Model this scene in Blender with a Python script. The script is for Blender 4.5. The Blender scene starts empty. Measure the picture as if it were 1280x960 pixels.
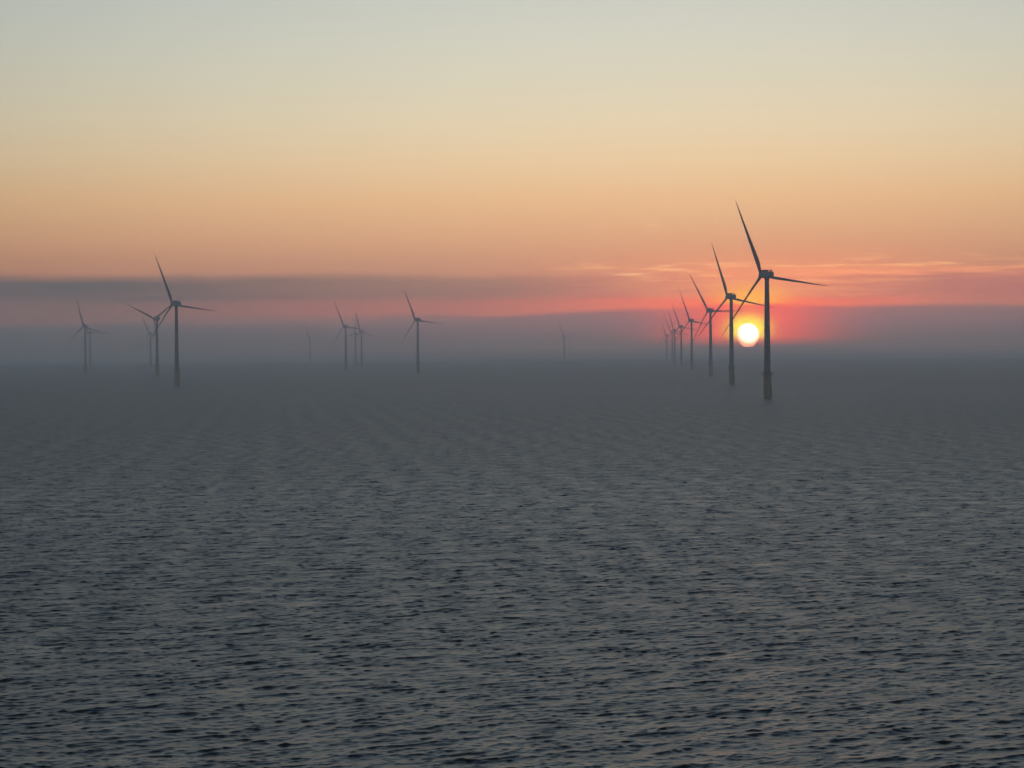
import bpy, bmesh, math, random
import numpy as np
from mathutils import Matrix, Vector, Euler

R = math.radians
scene = bpy.context.scene
COL = scene.collection
random.seed(7)

# ------------------------------------------------------------------ camera, sky, sun, exposure
FPX = 2600.0                      # focal length in pixels of a 1280 px wide picture
CAM_H = 31.0                      # eye height above the sea
cam_data = bpy.data.cameras.new("camera")
cam = bpy.data.objects.new("camera", cam_data)
COL.objects.link(cam)
cam_data.sensor_width = 36.0
cam_data.lens = FPX / 1280.0 * 36.0
cam_data.clip_start = 0.5
cam_data.clip_end = 80000.0
CAM_ROT = (Matrix.Rotation(R(90 - 0.882), 4, 'X') @ Matrix.Rotation(R(-0.37), 4, 'Z'))
cam.matrix_world = Matrix.Translation((0, 0, CAM_H)) @ CAM_ROT
scene.camera = cam


def ray(px, py):
    """world direction through a pixel of the 1280x960 frame, scaled to one metre forward"""
    v = CAM_ROT.to_3x3() @ Vector(((px - 640) / FPX, -(py - 480) / FPX, -1.0))
    return v / v.y


scene.view_settings.view_transform = 'Standard'
scene.view_settings.look = 'None'
scene.view_settings.gamma = 1.0
scene.view_settings.exposure = 0.0
scene.view_settings.use_curve_mapping = False
scene.render.engine = 'CYCLES'
scene.cycles.use_denoising = True
scene.cycles.use_adaptive_sampling = False
scene.cycles.denoising_prefilter = 'ACCURATE'
scene.cycles.max_bounces = 6
scene.cycles.volume_bounces = 3
scene.cycles.sample_clamp_indirect = 1.0

# the air: even haze, extinction per metre; numbers shared by haze box and sky
SIGMA = 3.35e-4
HAZE_TOP = 142.0
HAZE_R = 7700.0
HAZE_SEEN = (0.108, 0.116, 0.131)     # what a thick wall of this air looks like

SUN_DIR = ray(935, 419)
SUN_AZ = math.atan2(SUN_DIR.x, SUN_DIR.y)
SUN_EL = math.atan2(SUN_DIR.z, math.hypot(SUN_DIR.x, SUN_DIR.y))


def lin(rgb):
    return tuple(((c / 255) / 12.92 if c / 255 <= 0.04045 else ((c / 255 + 0.055) / 1.055) ** 2.4) for c in rgb)


world = bpy.data.worlds.new("World")
scene.world = world
world.use_nodes = True
wn = world.node_tree.nodes
wl = world.node_tree.links
wn.clear()


def inp(sock, v):
    if isinstance(v, bpy.types.NodeSocket):
        wl.new(v, sock)
    elif isinstance(v, (tuple, list)):
        sock.default_value = tuple(v) + ((1.0,) if len(v) == 3 and sock.type == 'RGBA' else ())
    else:
        sock.default_value = v


def M(op, a, b=0.0, c=0.0, clamp=False):
    n = wn.new('ShaderNodeMath'); n.operation = op; n.use_clamp = clamp
    inp(n.inputs[0], a); inp(n.inputs[1], b); inp(n.inputs[2], c)
    return n.outputs[0]


def SS(x, lo, hi):
    """smooth step from 0 at lo to 1 at hi (hi < lo turns it round)"""
    n = wn.new('ShaderNodeMapRange'); n.interpolation_type = 'SMOOTHSTEP'
    if hi < lo:
        lo, hi = hi, lo
        n.inputs['To Min'].default_value = 1.0; n.inputs['To Max'].default_value = 0.0
    inp(n.inputs['Value'], x); n.inputs['From Min'].default_value = lo; n.inputs['From Max'].default_value = hi
    return n.outputs[0]


def GA(x, mid, sig):
    """bell curve"""
    t = M('DIVIDE', M('SUBTRACT', x, mid), sig)
    return M('EXPONENT', M('MULTIPLY', M('MULTIPLY', t, t), -1.0))


def MIX(f, a, b, mode='MIX'):
    n = wn.new('ShaderNodeMix'); n.data_type = 'RGBA'; n.blend_type = mode; n.clamp_factor = True
    inp(n.inputs[0], f); inp(n.inputs[6], a); inp(n.inputs[7], b)
    return n.outputs[2]


def NOISE(vec, scale, detail=3.0, rough=0.5):
    n = wn.new('ShaderNodeTexNoise'); n.noise_dimensions = '2D'
    wl.new(vec, n.inputs['Vector']); n.inputs['Scale'].default_value = scale
    n.inputs['Detail'].default_value = detail; n.inputs['Roughness'].default_value = rough
    return n.outputs['Fac']


def VEC(x, y):
    n = wn.new('ShaderNodeCombineXYZ'); inp(n.inputs[0], x); inp(n.inputs[1], y)
    return n.outputs[0]


tc = wn.new('ShaderNodeTexCoord')
nrm = wn.new('ShaderNodeVectorMath'); nrm.operation = 'NORMALIZE'
wl.new(tc.outputs['Generated'], nrm.inputs[0])
sep = wn.new('ShaderNodeSeparateXYZ')
wl.new(nrm.outputs[0], sep.inputs[0])
dx, dy, dz = sep.outputs
# elevation tangent and azimuth, both in units of 1/2600 radian; azimuth counted from the view axis
hor = M('SQRT', M('MAXIMUM', M('SUBTRACT', 1.0, M('MULTIPLY', dz, dz)), 1e-4))
P = M('MULTIPLY', M('DIVIDE', dz, hor), FPX)
U = M('MULTIPLY', M('ARCTAN2', dx, dy), FPX)
SU, SP = SUN_AZ * FPX, SUN_EL * FPX
Pc = M('MAXIMUM', P, 0.0)

# slow undulation of the cloud edges
wob = M('MULTIPLY', M('SUBTRACT', NOISE(VEC(M('DIVIDE', U, 170.0), M('DIVIDE', P, 22.0)), 1.0, 4.0, 0.55), 0.5), 11.0)
Pw = M('ADD', P, wob)
# thin streaks, long in azimuth
stv = VEC(M('ADD', M('DIVIDE', U, 95.0), M('DIVIDE', P, 30.0)), M('DIVIDE', M('SUBTRACT', P, M('MULTIPLY', U, 0.006)), 5.0))
strk = NOISE(stv, 1.0, 6.0, 0.62)
stv2 = VEC(M('DIVIDE', U, 420.0), M('DIVIDE', M('ADD', P, M('MULTIPLY', U, 0.012)), 11.0))
strk2 = NOISE(stv2, 1.0, 3.0, 0.5)

# clear evening sky by elevation
ramp = wn.new('ShaderNodeValToRGB')
cr = ramp.color_ramp
STOPS = [(0, (140, 116, 112)), (60, (166, 122, 115)), (95, (182, 136, 119)), (115, (192, 145, 121)), (140, (206, 159, 127)),
         (190, (221, 180, 139)), (240, (222, 196, 159)), (290, (218, 204, 174)), (340, (210, 205, 183)), (390, (203, 204, 189)),
         (440, (196, 200, 190)), (620, (176, 190, 195)), (1000, (148, 167, 177)), (2200, (108, 130, 152)), (9000, (80, 102, 132))]
fac = lambda p: p / (p + 400.0)
while len(cr.elements) < len(STOPS):
    cr.elements.new(0.5)
for el, (p, c) in zip(cr.elements, STOPS):
    el.position = fac(p); el.color = lin(c) + (1,)
wl.new(M('DIVIDE', Pc, M('ADD', Pc, 400.0)), ramp.inputs[0])
seen = ramp.outputs[0]
# brightness falls away from the sun's side
toward = GA(U, 150.0, 1450.0)
seen = MIX(1.0, seen, MIX(toward, (0.15, 0.20, 0.27), (1.0, 1.0, 1.0)), 'MULTIPLY')

right = SS(U, -60.0, 260.0)
# warm flush on the sun's side
flush = M('MULTIPLY', GA(U, SU + 30, 230.0), GA(P, 78.0, 46.0))
seen = MIX(M('MULTIPLY', flush, 0.75), seen, lin((250, 150, 112)))
# bright wisps above the bank
wis = M('MULTIPLY', SS(strk, 0.50, 0.68), M('MULTIPLY', GA(Pw, 98.0, 15.0), SS(U, -80.0, 300.0)))
seen = MIX(M('MULTIPLY', wis, 0.85), seen, lin((255, 182, 128)))

band = M('MULTIPLY', M('MULTIPLY', SS(Pw, 107.0, 100.0), SS(Pw, 82.0, 93.0)), M('MULTIPLY', SS(U, 180.0, 420.0), M('ADD', 0.35, M('MULTIPLY', SS(strk2, 0.35, 0.6), 0.6))))
seen = MIX(M('MULTIPLY', band, M('ADD', 0.3, M('MULTIPLY', SS(strk, 0.3, 0.6), 0.7))), seen, lin((248, 156, 118)))
# a few small bright shreds
for u0, p0, su, sp_ in ((176, 157, 9, 1.3), (192, 106, 11, 1.4), (205, 101, 16, 1.2), (152, 96, 22, 1.6)):
    seen = MIX(M('MULTIPLY', M('MULTIPLY', GA(U, u0, su), GA(P, p0, sp_)), 0.5), seen, lin((255, 196, 148)))
# upper bank of grey mauve cloud, strong to the left, thin to the right
bankA = M('MULTIPLY', SS(Pw, 103.0, 86.0), SS(Pw, 48.0, 68.0))
colA = MIX(right, lin((98, 99, 104)), lin((172, 114, 113)))
fadeA = M('SUBTRACT', 1.0, M('MULTIPLY', SS(U, -560.0, -60.0), 0.50))
fadeA = M('MULTIPLY', M('ADD', fadeA, M('MULTIPLY', SS(U, 380.0, 600.0), 0.35)), M('SUBTRACT', 1.0, M('MULTIPLY', GA(U, SU, 170.0), 0.95)))
seen = MIX(M('MULTIPLY', bankA, M('MULTIPLY', fadeA, M('ADD', 0.75, M('MULTIPLY', strk2, 0.4)))), seen, colA)
# pink gap
gap = M('MULTIPLY', SS(Pw, 74.0, 60.0), SS(Pw, 38.0, 48.0))
colG = MIX(SS(U, -650.0, 250.0), lin((117, 105, 107)), lin((184, 119, 112)))
colG = MIX(GA(U, SU, 190.0), colG, lin((246, 124, 104)))
gap = M('MULTIPLY', gap, M('SUBTRACT', 1.0, M('MULTIPLY', SS(U, 400.0, 620.0), 0.75)))
seen = MIX(M('MULTIPLY', gap, 0.9), seen, colG)
# lower bank, down into the haze
edge = M('SUBTRACT', Pw, M('MULTIPLY', SS(U, 0.0, 240.0), 7.0))
bankB = M('ADD', M('MULTIPLY', SS(edge, 50.0, 42.0), M('ADD', 0.25, M('MULTIPLY', SS(U, -300.0, 100.0), 0.55))), M('MULTIPLY', SS(edge, 52.0, 28.0), M('SUBTRACT', 0.75, M('MULTIPLY', SS(U, -300.0, 100.0), 0.55))))
colB = MIX(GA(U, SU, 520.0), lin((102, 103, 108)), lin((138, 112, 116)))
colB = MIX(SS(P, 42.0, 8.0), colB, MIX(GA(U, SU, 520.0), lin((97, 99, 104)), lin((112, 105, 108))))
colB = MIX(SS(P, 8.0, -10.0), colB, lin((93, 97, 103)))
seen = MIX(bankB, seen, colB)
# red light round the sun, a yellow pillar above it, the disc's own halo
streaky = M('ADD', 0.52, M('ADD', M('MULTIPLY', strk2, 0.45), M('MULTIPLY', strk, 0.45)))
# mauve shreds in the lit part
shr = M('MULTIPLY', M('MULTIPLY', SS(strk, 0.50, 0.36), GA(Pw, 78.0, 16.0)), M('MULTIPLY', SS(U, -120.0, 120.0), M('SUBTRACT', 1.0, M('MULTIPLY', GA(U, SU, 70.0), 0.8))))
seen = MIX(M('MULTIPLY', shr, 0.5), seen, lin((176, 112, 112)))
g2 = M('MULTIPLY', M('MULTIPLY', GA(U, SU, 88.0), M('MULTIPLY', SS(P, 3.0, 22.0), SS(P, 74.0, 46.0))), streaky)
seen = MIX(M('MULTIPLY', g2, 0.95, clamp=True), seen, lin((252, 106, 98)))
g3 = M('MULTIPLY', GA(U, SU + 4, 40.0), M('MULTIPLY', SS(Pw, 54.0, 59.0), SS(P, 92.0, 62.0)))
seen = MIX(M('MULTIPLY', g3, 0.85), seen, lin((255, 184, 84)))
g4 = M('MULTIPLY', GA(U, SU, 21.0), M('MULTIPLY', GA(P, SP + 8, 14.0), SS(P, 8.0, 20.0)))
seen = MIX(M('MULTIPLY', g4, 1.7, clamp=True), seen, lin((255, 232, 88)))

# outside the air: take off what the haze will add, give back what it will swallow
tau = M('MINIMUM', M('DIVIDE', SIGMA * (HAZE_TOP - CAM_H) * FPX, M('MAXIMUM', P, 1.0)), SIGMA * HAZE_R)
T = M('EXPONENT', M('MULTIPLY', tau, -1.0))
hz = wn.new('ShaderNodeVectorMath'); hz.operation = 'SCALE'
hz.inputs[0].default_value = HAZE_SEEN
wl.new(M('SUBTRACT', 1.0, T), hz.inputs['Scale'])
sub = wn.new('ShaderNodeVectorMath'); sub.operation = 'SUBTRACT'
wl.new(seen, sub.inputs[0]); wl.new(hz.outputs[0], sub.inputs[1])
mx = wn.new('ShaderNodeVectorMath'); mx.operation = 'MAXIMUM'
wl.new(sub.outputs[0], mx.inputs[0]); mx.inputs[1].default_value = (0.004, 0.004, 0.004)
dv = wn.new('ShaderNodeVectorMath'); dv.operation = 'SCALE'
wl.new(mx.outputs[0], dv.inputs[0]); wl.new(M('DIVIDE', 1.0, T), dv.inputs['Scale'])

sky = wn.new('ShaderNodeTexSky')
sky.sky_type = 'NISHITA'
sky.sun_disc = False
sky.sun_elevation = SUN_EL
sky.sun_rotation = SUN_AZ
sky.air_density = 1.0; sky.dust_density = 2.0; sky.ozone_density = 2.0
bg_n = wn.new('ShaderNodeBackground'); bg_n.inputs['Strength'].default_value = 0.02
wl.new(sky.outputs[0], bg_n.inputs['Color'])
bg_c = wn.new('ShaderNodeBackground'); bg_c.inputs['Strength'].default_value = 1.0
wl.new(dv.outputs[0], bg_c.inputs['Color'])
add = wn.new('ShaderNodeAddShader')
wl.new(bg_n.outputs[0], add.inputs[0]); wl.new(bg_c.outputs[0], add.inputs[1])
wout = wn.new('ShaderNodeOutputWorld')
wl.new(add.outputs[0], wout.inputs['Surface'])

sun_data = bpy.data.lights.new("sun_light", 'SUN')
sun_data.energy = 0.03
sun_data.angle = R(6.0)            # the low sun is spread by the murk
sun_data.color = (1.0, 0.45, 0.28)
sun_lamp = bpy.data.objects.new("sun_light", sun_data)
COL.objects.link(sun_lamp)
sun_lamp.rotation_euler = Vector(SUN_DIR).to_track_quat('Z', 'Y').to_euler()

# ------------------------------------------------------------------ helpers


def principled(name, color, rough=0.5, metallic=0.0, ior=1.45):
    m = bpy.data.materials.new(name); m.use_nodes = True
    b = m.node_tree.nodes['Principled BSDF']
    b.inputs['Base Color'].default_value = tuple(color) + (1,)
    b.inputs['Roughness'].default_value = rough
    b.inputs['Metallic'].default_value = metallic
    b.inputs['IOR'].default_value = ior
    return m


def worn(m, dark, scale, lo=0.45, hi=0.7, zstretch=0.25):
    """weather streaks and dirt over a paint"""
    nt = m.node_tree; b = nt.nodes['Principled BSDF']
    c0 = tuple(b.inputs['Base Color'].default_value)
    t = nt.nodes.new('ShaderNodeTexCoord'); mp = nt.nodes.new('ShaderNodeMapping')
    mp.inputs['Scale'].default_value = (1, 1, zstretch)
    nt.links.new(t.outputs['Object'], mp.inputs['Vector'])
    n = nt.nodes.new('ShaderNodeTexNoise'); n.inputs['Scale'].default_value = scale; n.inputs['Detail'].default_value = 5
    nt.links.new(mp.outputs[0], n.inputs['Vector'])
    r = nt.nodes.new('ShaderNodeMapRange'); r.inputs['From Min'].default_value = lo; r.inputs['From Max'].default_value = hi
    nt.links.new(n.outputs['Fac'], r.inputs['Value'])
    x = nt.nodes.new('ShaderNodeMix'); x.data_type = 'RGBA'
    x.inputs[6].default_value = c0; x.inputs[7].default_value = tuple(dark) + (1,)
    nt.links.new(r.outputs[0], x.inputs[0]); nt.links.new(x.outputs[2], b.inputs['Base Color'])
    return m


def tag(o, label=None, cat=None, group=None, kind=None):
    if label: o['label'] = label
    if cat: o['category'] = cat
    if group: o['group'] = group
    if kind: o['kind'] = kind
    return o


def obj(name, bm, mat, parent=None, smooth=True):
    me = bpy.data.meshes.new(name)
    bmesh.ops.recalc_face_normals(bm, faces=bm.faces[:])
    bm.to_mesh(me); bm.free()
    if smooth:
        for p in me.polygons: p.use_smooth = True
        me.set_sharp_from_angle(angle=R(35))
    me.materials.append(mat)
    o = bpy.data.objects.new(name, me); COL.objects.link(o)
    if parent: o.parent = parent
    return o


def lathe(bm, prof, n=40, centre=(0, 0)):
    """closed surface turned round z; prof is a list of (radius, z), radius 0 at an end makes a pole"""
    rings = []
    for r, z in prof:
        if r < 1e-6:
            rings.append([bm.verts.new((centre[0], centre[1], z))])
        else:
            rings.append([bm.verts.new((centre[0] + r * math.cos(2 * math.pi * i / n), centre[1] + r * math.sin(2 * math.pi * i / n), z)) for i in range(n)])
    for a, b in zip(rings, rings[1:]):
        for i in range(n):
            j = (i + 1) % n
            if len(a) == 1 and len(b) > 1: bm.faces.new((a[0], b[i], b[j]))
            elif len(b) == 1 and len(a) > 1: bm.faces.new((a[i], b[0], a[j]))
            elif len(a) > 1: bm.faces.new((a[i], b[i], b[j], a[j]))


def tube(bm, p, q, r, n=8):
    p, q = Vector(p), Vector(q); d = (q - p).normalized()
    s = d.cross(Vector((0, 0, 1)) if abs(d.z) < 0.9 else Vector((1, 0, 0))).normalized(); t = d.cross(s)
    A = [bm.verts.new(p + (s * math.cos(2 * math.pi * i / n) + t * math.sin(2 * math.pi * i / n)) * r) for i in range(n)]
    B = [bm.verts.new(q + (s * math.cos(2 * math.pi * i / n) + t * math.sin(2 * math.pi * i / n)) * r) for i in range(n)]
    for i in range(n):
        bm.faces.new((A[i], A[(i + 1) % n], B[(i + 1) % n], B[i]))
    bm.faces.new(A[::-1]); bm.faces.new(B)


def box(bm, lo, hi, bevel=0.0, seg=2):
    v = [bm.verts.new((x, y, z)) for x in (lo[0], hi[0]) for y in (lo[1], hi[1]) for z in (lo[2], hi[2])]
    fs = [bm.faces.new([v[i] for i in f]) for f in ((0, 1, 3, 2), (4, 6, 7, 5), (0, 4, 5, 1), (2, 3, 7, 6), (0, 2, 6, 4), (1, 5, 7, 3))]
    if bevel:
        bmesh.ops.bevel(bm, geom=list({e for f in fs for e in f.edges}), offset=bevel, segments=seg, affect='EDGES', profile=0.5)


# ------------------------------------------------------------------ sea
WIND = Vector((math.sin(R(28)), -math.cos(R(28)), 0))       # where the wind goes: towards us and to the right


def wave_field(x, y, res):
    """choppy wind sea; res is the local mesh spacing, shorter waves fade out below it"""
    rng = np.random.default_rng(11)
    N = 230
    lam = np.exp(rng.uniform(math.log(0.34), math.log(6.8), N))
    ang0 = math.atan2(WIND.y, WIND.x)
    spread = rng.normal(0, 0.55, N) * np.interp(lam, [0.5, 2.5, 8.5], [1.15, 1.0, 0.8])
    spread = np.clip(spread, -1.05, 1.05)
    ph = rng.uniform(0, 2 * math.pi, N)
    steep = math.sqrt(2 * 0.031 / N) * np.interp(lam, [0.34, 0.6, 0.95, 1.7, 2.9, 6.8], [0.75, 1.2, 1.4, 1.1, 0.62, 0.5]) * rng.uniform(0.6, 1.35, N)
    ox = np.zeros_like(x); oy = np.zeros_like(x); oz = np.zeros_like(x); lost = np.zeros_like(x)
    # gusts: patches of rougher and smoother water
    g = np.zeros_like(x)
    for _ in range(70):
        kl = 2 * math.pi / math.exp(rng.uniform(math.log(2.5), math.log(16.0)))
        t = rng.uniform(0, 2 * math.pi)
        g += np.cos(kl * (math.cos(t) * x + math.sin(t) * y) + rng.uniform(0, 2 * math.pi))
    gust = np.exp(0.10 * g / math.sqrt(35.0) - 0.02)
    # slow bending of the wave trains, so that no train runs on for ever
    bx = np.zeros_like(x); by = np.zeros_like(x)
    for _ in range(9):
        for f in (bx, by):
            kl = 2 * math.pi / math.exp(rng.uniform(math.log(14.0), math.log(60.0)))
            t = rng.uniform(0, 2 * math.pi)
            f += np.cos(kl * (math.cos(t) * x + math.sin(t) * y) + rng.uniform(0, 2 * math.pi)) * 0.11 / kl / 2.1
    bx += x; by += y
    for i in range(N):
        k = 2 * math.pi / lam[i]
        w = np.clip(lam[i] / (2.2 * res) - 0.7, 0, 1)
        lost += (1 - w * w) * 0.5 * steep[i] ** 2 * gust ** 3
        if not w.any(): continue
        sel = w > 0
        c, s = math.cos(ang0 + spread[i]), math.sin(ang0 + spread[i])
        a = steep[i] / k
        th = (k * (c * bx[sel] + s * by[sel]) + ph[i])
        A = (a * w[sel] * gust[sel])
        sn = np.sin(th); cs = np.cos(th)
        oz[sel] += A * cs
        ox[sel] -= 1.35 * A * c * sn
        oy[sel] -= 1.35 * A * s * sn
    # crests lean the way the wind goes
    ox += 1.6 * WIND.x * oz; oy += 1.6 * WIND.y * oz
    return ox, oy, oz, lost


def build_sea(mat):
    rad = [0.0, 30.0, 60.0, 90.0]
    r = 120.0
    while r < HAZE_R - 250:
        rad.append(r)
        r += max(0.15, 0.0010 * r * min(6.0, max(1.0, (r / 420.0)) ** 0.95))
    rad.append(HAZE_R - 60)
    rad = np.array(rad[1:])
    az = []
    a = 0.0
    while a < math.pi:
        az.append(a)
        a += 0.0005 if a < R(15.5) else (0.0022 if a < R(24) else 0.06)
    az = np.array([-v for v in az[:0:-1]] + az)
    nr, na = len(rad), len(az)
    RR, AA = np.meshgrid(rad, az, indexing='ij')
    dr = np.gradient(rad)[:, None] * np.ones((1, na))
    da = np.gradient(az)[None, :] * RR
    # depth spacing may be coarser than the side spacing before the eye sees it
    res = np.maximum(dr * np.interp(RR, [150, 450, 1500], [1.0, 0.45, 0.14]), da).astype(np.float32)
    # irregular spacing far out, so that sampled waves do not line up into bands
    RR = RR + np.random.default_rng(5).uniform(-0.48, 0.48, RR.shape) * dr * np.clip((RR - 250) / 350, 0, 1) * (RR < HAZE_R - 400)
    X = RR * np.sin(AA); Y = RR * np.cos(AA)
    ox, oy, oz, lost = wave_field(X.ravel(), Y.ravel(), res.ravel().astype(np.float64))
    co = np.stack([X.ravel() + ox, Y.ravel() + oy, oz], 1).astype(np.float32)
    co = np.concatenate([co, np.zeros((1, 3), np.float32)])
    idx = np.arange(nr * na, dtype=np.int32).reshape(nr, na)
    nxt = np.roll(idx, -1, axis=1)
    q = np.stack([idx[:-1], nxt[:-1], nxt[1:], idx[1:]], -1).reshape(-1, 4)
    q = q[:, ::-1]
    cen = nr * na
    tri = np.stack([np.full(na, cen, np.int32), nxt[0], idx[0]], -1)
    tri = tri[:, ::1]
    me = bpy.data.meshes.new("sea")
    nl = q.size + tri.size
    me.vertices.add(len(co)); me.vertices.foreach_set('co', co.ravel())
    me.loops.add(nl); me.loops.foreach_set('vertex_index', np.concatenate([q.ravel(), tri[:, ::-1].ravel()]).astype(np.int32))
    npoly = len(q) + len(tri)
    start = np.concatenate([np.arange(len(q)) * 4, q.size + np.arange(len(tri)) * 3]).astype(np.int32)
    me.polygons.add(npoly); me.polygons.foreach_set('loop_start', start)
    me.polygons.foreach_set('use_smooth', np.ones(npoly, dtype=bool))
    me.update(calc_edges=True); me.validate()
    at = me.attributes.new("unresolved_slope", 'FLOAT', 'POINT')
    at.data.foreach_set('value', np.append(lost, 0.0).astype(np.float32))
    me.materials.append(mat)
    o = bpy.data.objects.new("sea", me); COL.objects.link(o)
    return tag(o, "dark grey-blue choppy open sea with short wind waves reaching to the hazy horizon", "sea", None, 'structure')


def sea_material():
    m = principled("sea_water", (0.010, 0.022, 0.025), 0.05, 0, 1.333)
    nt = m.node_tree; b = nt.nodes['Principled BSDF']
    geo = nt.nodes.new('ShaderNodeNewGeometry')
    mp = nt.nodes.new('ShaderNodeMapping')
    mp.vector_type = 'TEXTURE'
    mp.inputs['Rotation'].default_value = (0, 0, math.atan2(WIND.y, WIND.x))
    mp.inputs['Scale'].default_value = (1.0, 2.1, 1.0)      # ripples are longer along their crests
    nt.links.new(geo.outputs['Position'], mp.inputs['Vector'])
    prev = None
    for sc, dist, det in ((1.2, 0.07, 3.0), (3.5, 0.03, 3.0)):
        n = nt.nodes.new('ShaderNodeTexNoise'); n.noise_dimensions = '2D'
        n.inputs['Scale'].default_value = sc; n.inputs['Detail'].default_value = det; n.inputs['Roughness'].default_value = 0.55
        nt.links.new(mp.outputs[0], n.inputs['Vector'])
        bp = nt.nodes.new('ShaderNodeBump'); bp.inputs['Strength'].default_value = 1.0; bp.inputs['Distance'].default_value = dist
        nt.links.new(n.outputs['Fac'], bp.inputs['Height'])
        if prev: nt.links.new(prev, bp.inputs['Normal'])
        prev = bp.outputs[0]
    nt.links.new(prev, b.inputs['Normal'])
    # waves too small for the mesh at their distance roughen the surface instead
    a = nt.nodes.new('ShaderNodeAttribute'); a.attribute_name = "unresolved_slope"
    k = nt.nodes.new('ShaderNodeMath'); k.operation = 'MULTIPLY_ADD'
    nt.links.new(a.outputs['Fac'], k.inputs[0]); k.inputs[1].default_value = 2.4; k.inputs[2].default_value = 0.0004
    p = nt.nodes.new('ShaderNodeMath'); p.operation = 'POWER'
    nt.links.new(k.outputs[0], p.inputs[0]); p.inputs[1].default_value = 0.25
    nt.links.new(p.outputs[0], b.inputs['Roughness'])
    return m


build_sea(sea_material())

# ------------------------------------------------------------------ haze: one closed box of even air
hm = bpy.data.materials.new("haze_air"); hm.use_nodes = True
hn = hm.node_tree; hn.nodes.clear()
pv = hn.nodes.new('ShaderNodeVolumePrincipled')
pv.inputs['Color'].default_value = (0.81, 0.88, 0.95, 1)
pv.inputs['Density'].default_value = SIGMA
pv.inputs['Anisotropy'].default_value = 0.6
ho = hn.nodes.new('ShaderNodeOutputMaterial')
hn.links.new(pv.outputs[0], ho.inputs['Volume'])
bm = bmesh.new()
box(bm, (-HAZE_R, -HAZE_R, -7.5), (HAZE_R, HAZE_R, HAZE_TOP))
tag(obj("haze", bm, hm, None, False), "pale grey evening haze lying over the whole sea", "haze", None, 'stuff')

# ------------------------------------------------------------------ sun disc, far outside the air
sm = bpy.data.materials.new("sun_glow"); sm.use_nodes = True
sn = sm.node_tree; sn.nodes.clear()
em = sn.nodes.new('ShaderNodeEmission')
em.inputs['Color'].default_value = (1.0, 0.88, 0.60, 1); em.inputs['Strength'].default_value = 21.0
so = sn.nodes.new('ShaderNodeOutputMaterial'); sn.links.new(em.outputs[0], so.inputs['Surface'])
SUN_D = 45000.0
u = SUN_D / FPX * 0.99
bm = bmesh.new()
# refraction near the horizon squeezes and steps the lower edge of the disc
prof = [(0, 15.0), (2.5, 14.85), (5.0, 14.3), (7.4, 13.2), (9.6, 11.6), (11.5, 9.5), (13.0, 6.9), (14.0, 4.0), (14.4, 1.0), (14.3, -1.6),
        (13.6, -4.2), (12.3, -6.6), (10.8, -8.4), (9.7, -9.6), (9.1, -10.6), (8.4, -11.9), (7.3, -13.1), (5.4, -14.0), (2.8, -14.5), (0, -14.6)]
lathe(bm, [(r * u, z * u) for r, z in prof], 96)
# dimmer and redder towards the limb and where the murk is thickest below
tco = sn.nodes.new('ShaderNodeTexCoord'); sxy = sn.nodes.new('ShaderNodeSeparateXYZ')
sn.links.new(tco.outputs['Object'], sxy.inputs[0])
cxy = sn.nodes.new('ShaderNodeCombineXYZ')
szo = sn.nodes.new('ShaderNodeMath'); szo.operation = 'SUBTRACT'; szo.inputs[1].default_value = 3.6 * u
sn.links.new(sxy.outputs[2], szo.inputs[0])
sn.links.new(sxy.outputs[0], cxy.inputs[0]); sn.links.new(szo.outputs[0], cxy.inputs[1])
ln = sn.nodes.new('ShaderNodeVectorMath'); ln.operation = 'LENGTH'; sn.links.new(cxy.outputs[0], ln.inputs[0])
lr = sn.nodes.new('ShaderNodeMapRange'); lr.inputs['From Max'].default_value = 15.0 * u
sn.links.new(ln.outputs['Value'], lr.inputs['Value'])
rp = sn.nodes.new('ShaderNodeValToRGB'); e = rp.color_ramp.elements
e[0].position = 0.45; e[0].color = (1.0, 0.88, 0.70, 1)
e[1].position = 1.0; e[1].color = (0.60, 0.22, 0.11, 1)
m_ = rp.color_ramp.elements.new(0.80); m_.color = (0.88, 0.66, 0.40, 1)
sn.links.new(lr.outputs[0], rp.inputs[0]); sn.links.new(rp.outputs[0], em.inputs['Color'])
sun_o = obj("sun", bm, sm)
sun_o.location = Vector((0, 0, CAM_H)) + SUN_DIR * SUN_D
tag(sun_o, "glowing yellow-white setting sun low over the horizon with a stepped lower edge", "sun")

# ------------------------------------------------------------------ wind turbines
paint = worn(principled("tower_paint", (0.27, 0.27, 0.28), 0.5), (0.17, 0.16, 0.16), 0.35)
blade_paint = principled("blade_paint", (0.25, 0.25, 0.26), 0.45)
nac_paint = worn(principled("nacelle_paint", (0.46, 0.49, 0.53), 0.5), (0.36, 0.38, 0.41), 0.5, zstretch=1.0)
yellow = worn(principled("yellow_paint", (0.80, 0.37, 0.025), 0.55), (0.46, 0.21, 0.04), 0.5)
steel = worn(principled("dark_steel", (0.10, 0.10, 0.10), 0.6), (0.06, 0.05, 0.045), 1.5)

HUB = 80.0
TP = 16.0        # top of the yellow transition piece
OVER = 6.6       # rotor ahead of the tower axis


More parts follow.
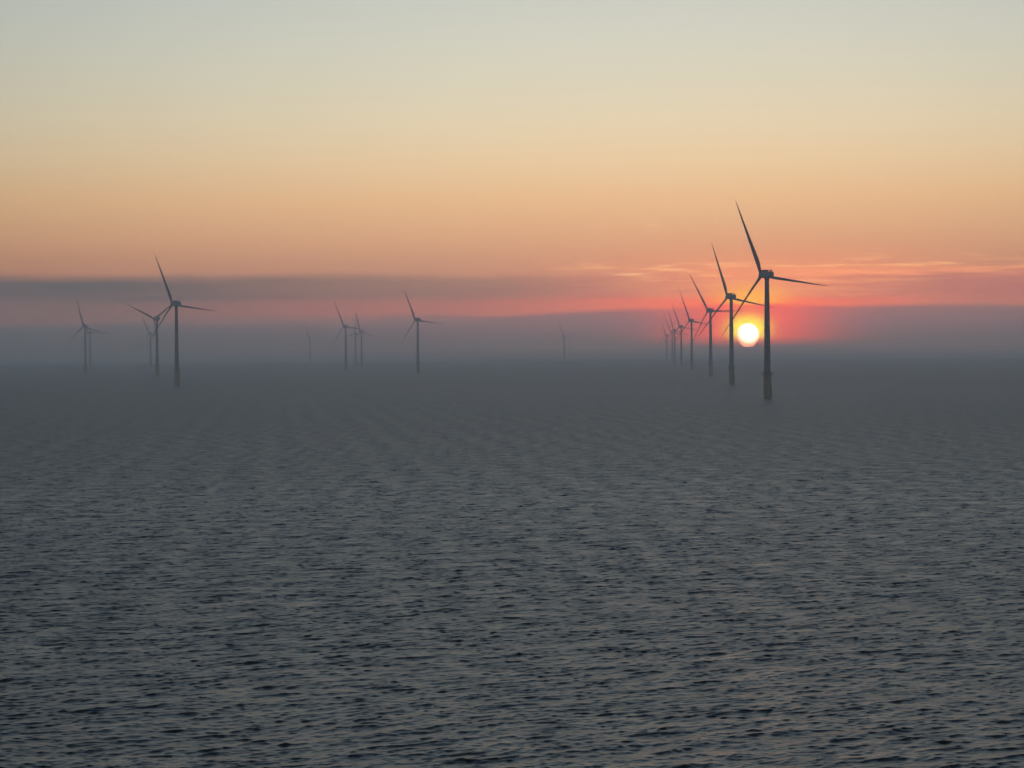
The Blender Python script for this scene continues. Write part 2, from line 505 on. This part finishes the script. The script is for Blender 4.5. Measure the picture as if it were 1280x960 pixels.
def blade_mesh():
    bm = bmesh.new()
    L = 53.0
    #        span  chord thick twist(deg)
    st = [(1.3, 2.0, 2.0, 0), (3.0, 2.0, 1.95, -3), (5.5, 2.2, 1.5, -8), (8.5, 2.5, 1.0, -12), (11.5, 2.45, 0.75, -11), (16, 2.2, 0.6, -10),
          (22, 1.85, 0.46, -8), (28, 1.52, 0.36, -7), (34, 1.22, 0.28, -6), (40, 0.92, 0.21, -5), (45, 0.65, 0.16, -4), (49, 0.40, 0.11, -4),
          (51.5, 0.22, 0.07, -3), (52.7, 0.10, 0.03, -3)]
    n = 16
    rings = []
    for z, c, t, tw in st:
        f = min(1.0, max(0.0, (z - 3.0) / 6.0))       # round root becomes an airfoil
        ring = []
        for i in range(n):
            a = 2 * math.pi * i / n
            x = math.cos(a); y = math.sin(a)
            sharp = 1 - f * 0.75 * max(0.0, x) ** 1.2
            c = c * (1 + 0.1 * f) if i == 0 else c
            px = x * c / 2 + f * 0.18 * c             # trailing edge reaches further out
            py = y * t / 2 * sharp
            pre = -1.6 * (z / L) ** 2                 # blades bend back under the wind
            w = R(tw - 26)
            ring.append(bm.verts.new((px * math.cos(w) - py * math.sin(w), px * math.sin(w) + py * math.cos(w) + pre * 0.5, z)))
        rings.append(ring)
    for a, b in zip(rings, rings[1:]):
        for i in range(n):
            bm.faces.new((a[i], a[(i + 1) % n], b[(i + 1) % n], b[i]))
    bm.faces.new(rings[0][::-1])
    tip = bm.verts.new((0.05, -0.8, L + 0.1))
    for i in range(n):
        bm.faces.new((rings[-1][i], rings[-1][(i + 1) % n], tip))
    return bm


def make_turbine():
    root = bpy.data.objects.new("wind_turbine", None); COL.objects.link(root)
    # yellow foundation piece
    b = bmesh.new()
    lathe(b, [(0, -6), (2.45, -6), (2.45, 9.6), (2.55, 9.7), (2.55, 10.0), (2.45, 10.1), (2.42, TP - 0.25), (2.62, TP - 0.2), (2.62, TP), (0, TP)], 40)
    tp = obj("transition_piece", b, yellow, root)
    # service platform
    b = bmesh.new()
    lathe(b, [(2.63, TP - 0.52), (3.4, TP - 0.52), (3.46, TP - 0.47), (3.46, TP - 0.22), (2.63, TP - 0.22), (2.63, TP - 0.52)], 32)
    for i in range(8):
        a = 2 * math.pi * i / 8
        tube(b, (2.4 * math.cos(a), 2.4 * math.sin(a), TP - 2.6), (3.3 * math.cos(a), 3.3 * math.sin(a), TP - 0.5), 0.1)
    pf = obj("platform", b, steel, root)
    b = bmesh.new()
    n = 24
    for i in range(n):
        a = 2 * math.pi * i / n; c = 2 * math.pi * (i + 1) / n
        p = (3.38 * math.cos(a), 3.38 * math.sin(a)); q = (3.38 * math.cos(c), 3.38 * math.sin(c))
        tube(b, (p[0], p[1], TP - 0.25), (p[0], p[1], TP + 0.95), 0.04, 6)
        for h in (0.35, 0.93):
            tube(b, (p[0], p[1], TP + h), (q[0], q[1], TP + h), 0.035, 6)
    obj("railing", b, steel, pf)
    # boat landing: two fenders and a ladder on the side
    b = bmesh.new()
    for s in (-0.9, 0.9):
        tube(b, (s, -3.55, -3), (s, -3.55, 9.4), 0.24)
        for z in (0.8, 5.0, 9.2):
            tube(b, (s, -2.2, z), (s, -3.5, z), 0.14)
    obj("boat_landing", b, yellow, root)
    b = bmesh.new()
    for s in (-0.28, 0.28):
        tube(b, (s, -2.95, -2.5), (s, -2.95, TP - 0.65), 0.06, 6)
    for k in range(46):
        tube(b, (-0.28, -2.95, -2.2 + 0.38 * k), (0.28, -2.95, -2.2 + 0.38 * k), 0.025, 5)
    obj("ladder", b, steel, root)
    # davit crane on the platform
    b = bmesh.new()
    tube(b, (-1.9, -2.35, TP - 0.22), (-1.9, -2.35, TP + 2.6), 0.13)
    tube(b, (-1.9, -2.35, TP + 2.6), (-3.2, -3.7, TP + 3.1), 0.10)
    obj("davit", b, yellow, pf)
    # tower with flanges
    b = bmesh.new()
    rad = lambda z: 2.22 + (1.42 - 2.22) * (z - TP) / (77.4 - TP)
    prof = [(0, TP + 0.01)]
    for z in (TP + 0.01, 36.0, 57.0, 77.4):
        r = rad(z)
        if 20 < z < 70: prof += [(r, z - 0.12), (r + 0.05, z - 0.1), (r + 0.05, z + 0.1), (rad(z), z + 0.12)]
        else: prof.append((r, z))
    prof.append((0, 77.4))
    lathe(b, prof, 40)
    tw = obj("tower", b, paint, root)
    b = bmesh.new()
    box(b, (-0.5, -2.34, TP + 0.4), (0.5, -2.14, TP + 2.6), 0.06)
    obj("door", b, steel, tw)
    # nacelle: long rounded housing, narrower towards the rotor
    b = bmesh.new()
    sec = [(-6.1, 1.2, 1.0, 0.35), (-5.6, 1.75, 1.65, 0.2), (-3.2, 2.05, 2.15, -0.1), (1.5, 2.05, 2.2, -0.1), (3.6, 1.9, 2.1, 0), (4.7, 1.6, 1.75, 0)]
    rings = []
    for y, hw, hh, dz_ in sec:
        ring = []
        for i in range(24):
            a = 2 * math.pi * i / 24
            e = 0.42
            ring.append(b.verts.new((hw * math.copysign(abs(math.cos(a)) ** e, math.cos(a)), y, HUB + dz_ + hh * math.copysign(abs(math.sin(a)) ** e, math.sin(a)))))
        rings.append(ring)
    for p, q in zip(rings, rings[1:]):
        for i in range(24):
            b.faces.new((p[i], p[(i + 1) % 24], q[(i + 1) % 24], q[i]))
    b.faces.new(rings[0][::-1]); b.faces.new(rings[-1])
    na = obj("nacelle", b, nac_paint, root)
    b = bmesh.new()
    lathe(b, [(0, 76.6), (1.62, 76.6), (1.62, 78.2), (0, 78.2)], 32)
    obj("yaw_collar", b, steel, na)
    b = bmesh.new()
    box(b, (-1.5, 0.2, HUB + 2.05), (1.5, 4.2, HUB + 3.35), 0.12)
    obj("cooler", b, steel, na)
    b = bmesh.new()
    box(b, (-0.75, -5.3, HUB + 2.05), (0.75, -4.3, HUB + 2.95), 0.08)
    tube(b, (0.5, -4.0, HUB + 2.1), (0.5, -4.0, HUB + 4.0), 0.06)
    tube(b, (0.2, -4.0, HUB + 3.7), (0.8, -4.0, HUB + 3.7), 0.05)
    obj("wind_gauge", b, steel, na)
    # spinner
    b = bmesh.new()
    lathe(b, [(0, -2.1), (1.62, -2.05), (1.82, -1.4), (1.85, 0.2), (1.66, 1.2), (1.15, 2.0), (0.5, 2.4), (0, 2.48)], 32)
    for v in b.verts: v.co = Vector((v.co.x, v.co.z + OVER, HUB - v.co.y))
    obj("hub", b, nac_paint, root)
    first = None
    for k in range(3):
        if first is None:
            o = obj("blade", blade_mesh(), blade_paint, root); first = o
        else:
            o = first.copy(); COL.objects.link(o); o.parent = root
        o.location = (0, OVER, HUB)
    return root


def copy_tree(o, parent=None):
    c = o.copy(); COL.objects.link(c)
    if parent: c.parent = parent
    for ch in list(kids[o.name]):
        copy_tree(ch, c)
    return c


G_ROW = "wind turbines in the row receding beside the sun"
G_LEFT = "wind turbines fading in the haze on the left"
G_MID = "wind turbines fading in the haze of the middle"
#  tower x, tower mid y, distance, rotor phase, yaw offset, label, group
TURBINES = [
    (959.0, 420, 1350, -22.5, 0, "nearest and tallest wind turbine, just right of the sun, with a yellow base", G_ROW),
    (914.3, 425, 1895, -19, 0, "dark wind turbine just left of the sun, second tallest of its row", G_ROW),
    (888.3, 430, 2545, -30, 0, "third wind turbine of the row by the sun, its upper blade leaning furthest left", G_ROW),
    (864.6, 430, 3380, -21, 0, "fourth wind turbine of the row by the sun, mid grey against the pink sky", G_ROW),
    (851.6, 432, 4200, -21, 3, "fifth wind turbine of the row by the sun, pale in the haze", G_ROW),
    (843.4, 434, 4950, -16, 0, "sixth wind turbine of the row by the sun, right one of a faint pair", G_ROW),
    (840.4, 434, 5600, -24, 0, "seventh wind turbine of the row by the sun, left one of a faint pair", G_ROW),
    (833.2, 434, 6300, -18, 0, "last and faintest wind turbine of the row by the sun", G_ROW),
    (220.8, 430, 2035, -23, 19, "largest and darkest wind turbine of the left group", G_LEFT),
    (196.4, 435, 2880, -66, 17, "wind turbine with one blade hanging straight down behind the darkest left turbine", G_LEFT),
    (188.3, 435, 4950, -25, 18, "barely visible wind turbine hidden in the haze left of the hanging blade", G_LEFT),
    (106.6, 436, 3600, -15, 16, "hazy wind turbine at the far left, larger of a close pair", G_LEFT),
    (112.6, 436, 4650, -30, 17, "fainter wind turbine close behind the larger far left one", G_LEFT),
    (387.5, 435, 6650, -20, 12, "nearly vanished wind turbine standing alone left of the middle group", G_MID),
    (432.2, 435, 3850, -24, 13, "hazy wind turbine left of a faint close pair in the middle", G_MID),
    (444.6, 435, 5300, 10, 10, "fainter left one of the close pair in the middle haze", G_MID),
    (452.0, 435, 4750, -15, 12, "clearer right one of the close pair in the middle haze", G_MID),
    (522.3, 432, 3130, -24, 12, "darkest wind turbine of the middle group, standing apart on its right", G_MID),
    (705.3, 434, 6650, -20, 0, "very faint lone wind turbine between the middle group and the row by the sun", "wind turbines standing alone in the haze"),
]
proto = make_turbine()
kids = {}
for o in scene.objects:
    kids.setdefault(o.name, [])
    if o.parent: kids.setdefault(o.parent.name, []).append(o)
for i, (px, py, D, ph, dyaw, label, group) in enumerate(TURBINES):
    t = proto if i == 0 else copy_tree(proto)
    d = ray(px, py) * D
    t.location = (d.x, D, 0)
    t.rotation_euler = (0, 0, R(25 + dyaw))
    tag(t, label, "wind turbine", group)
    bl = [c for c in scene.objects if c.parent is t and c.name.startswith("blade")]
    for k, c in enumerate(bl):
        c.rotation_euler = (0, R(ph + 120 * k), 0)
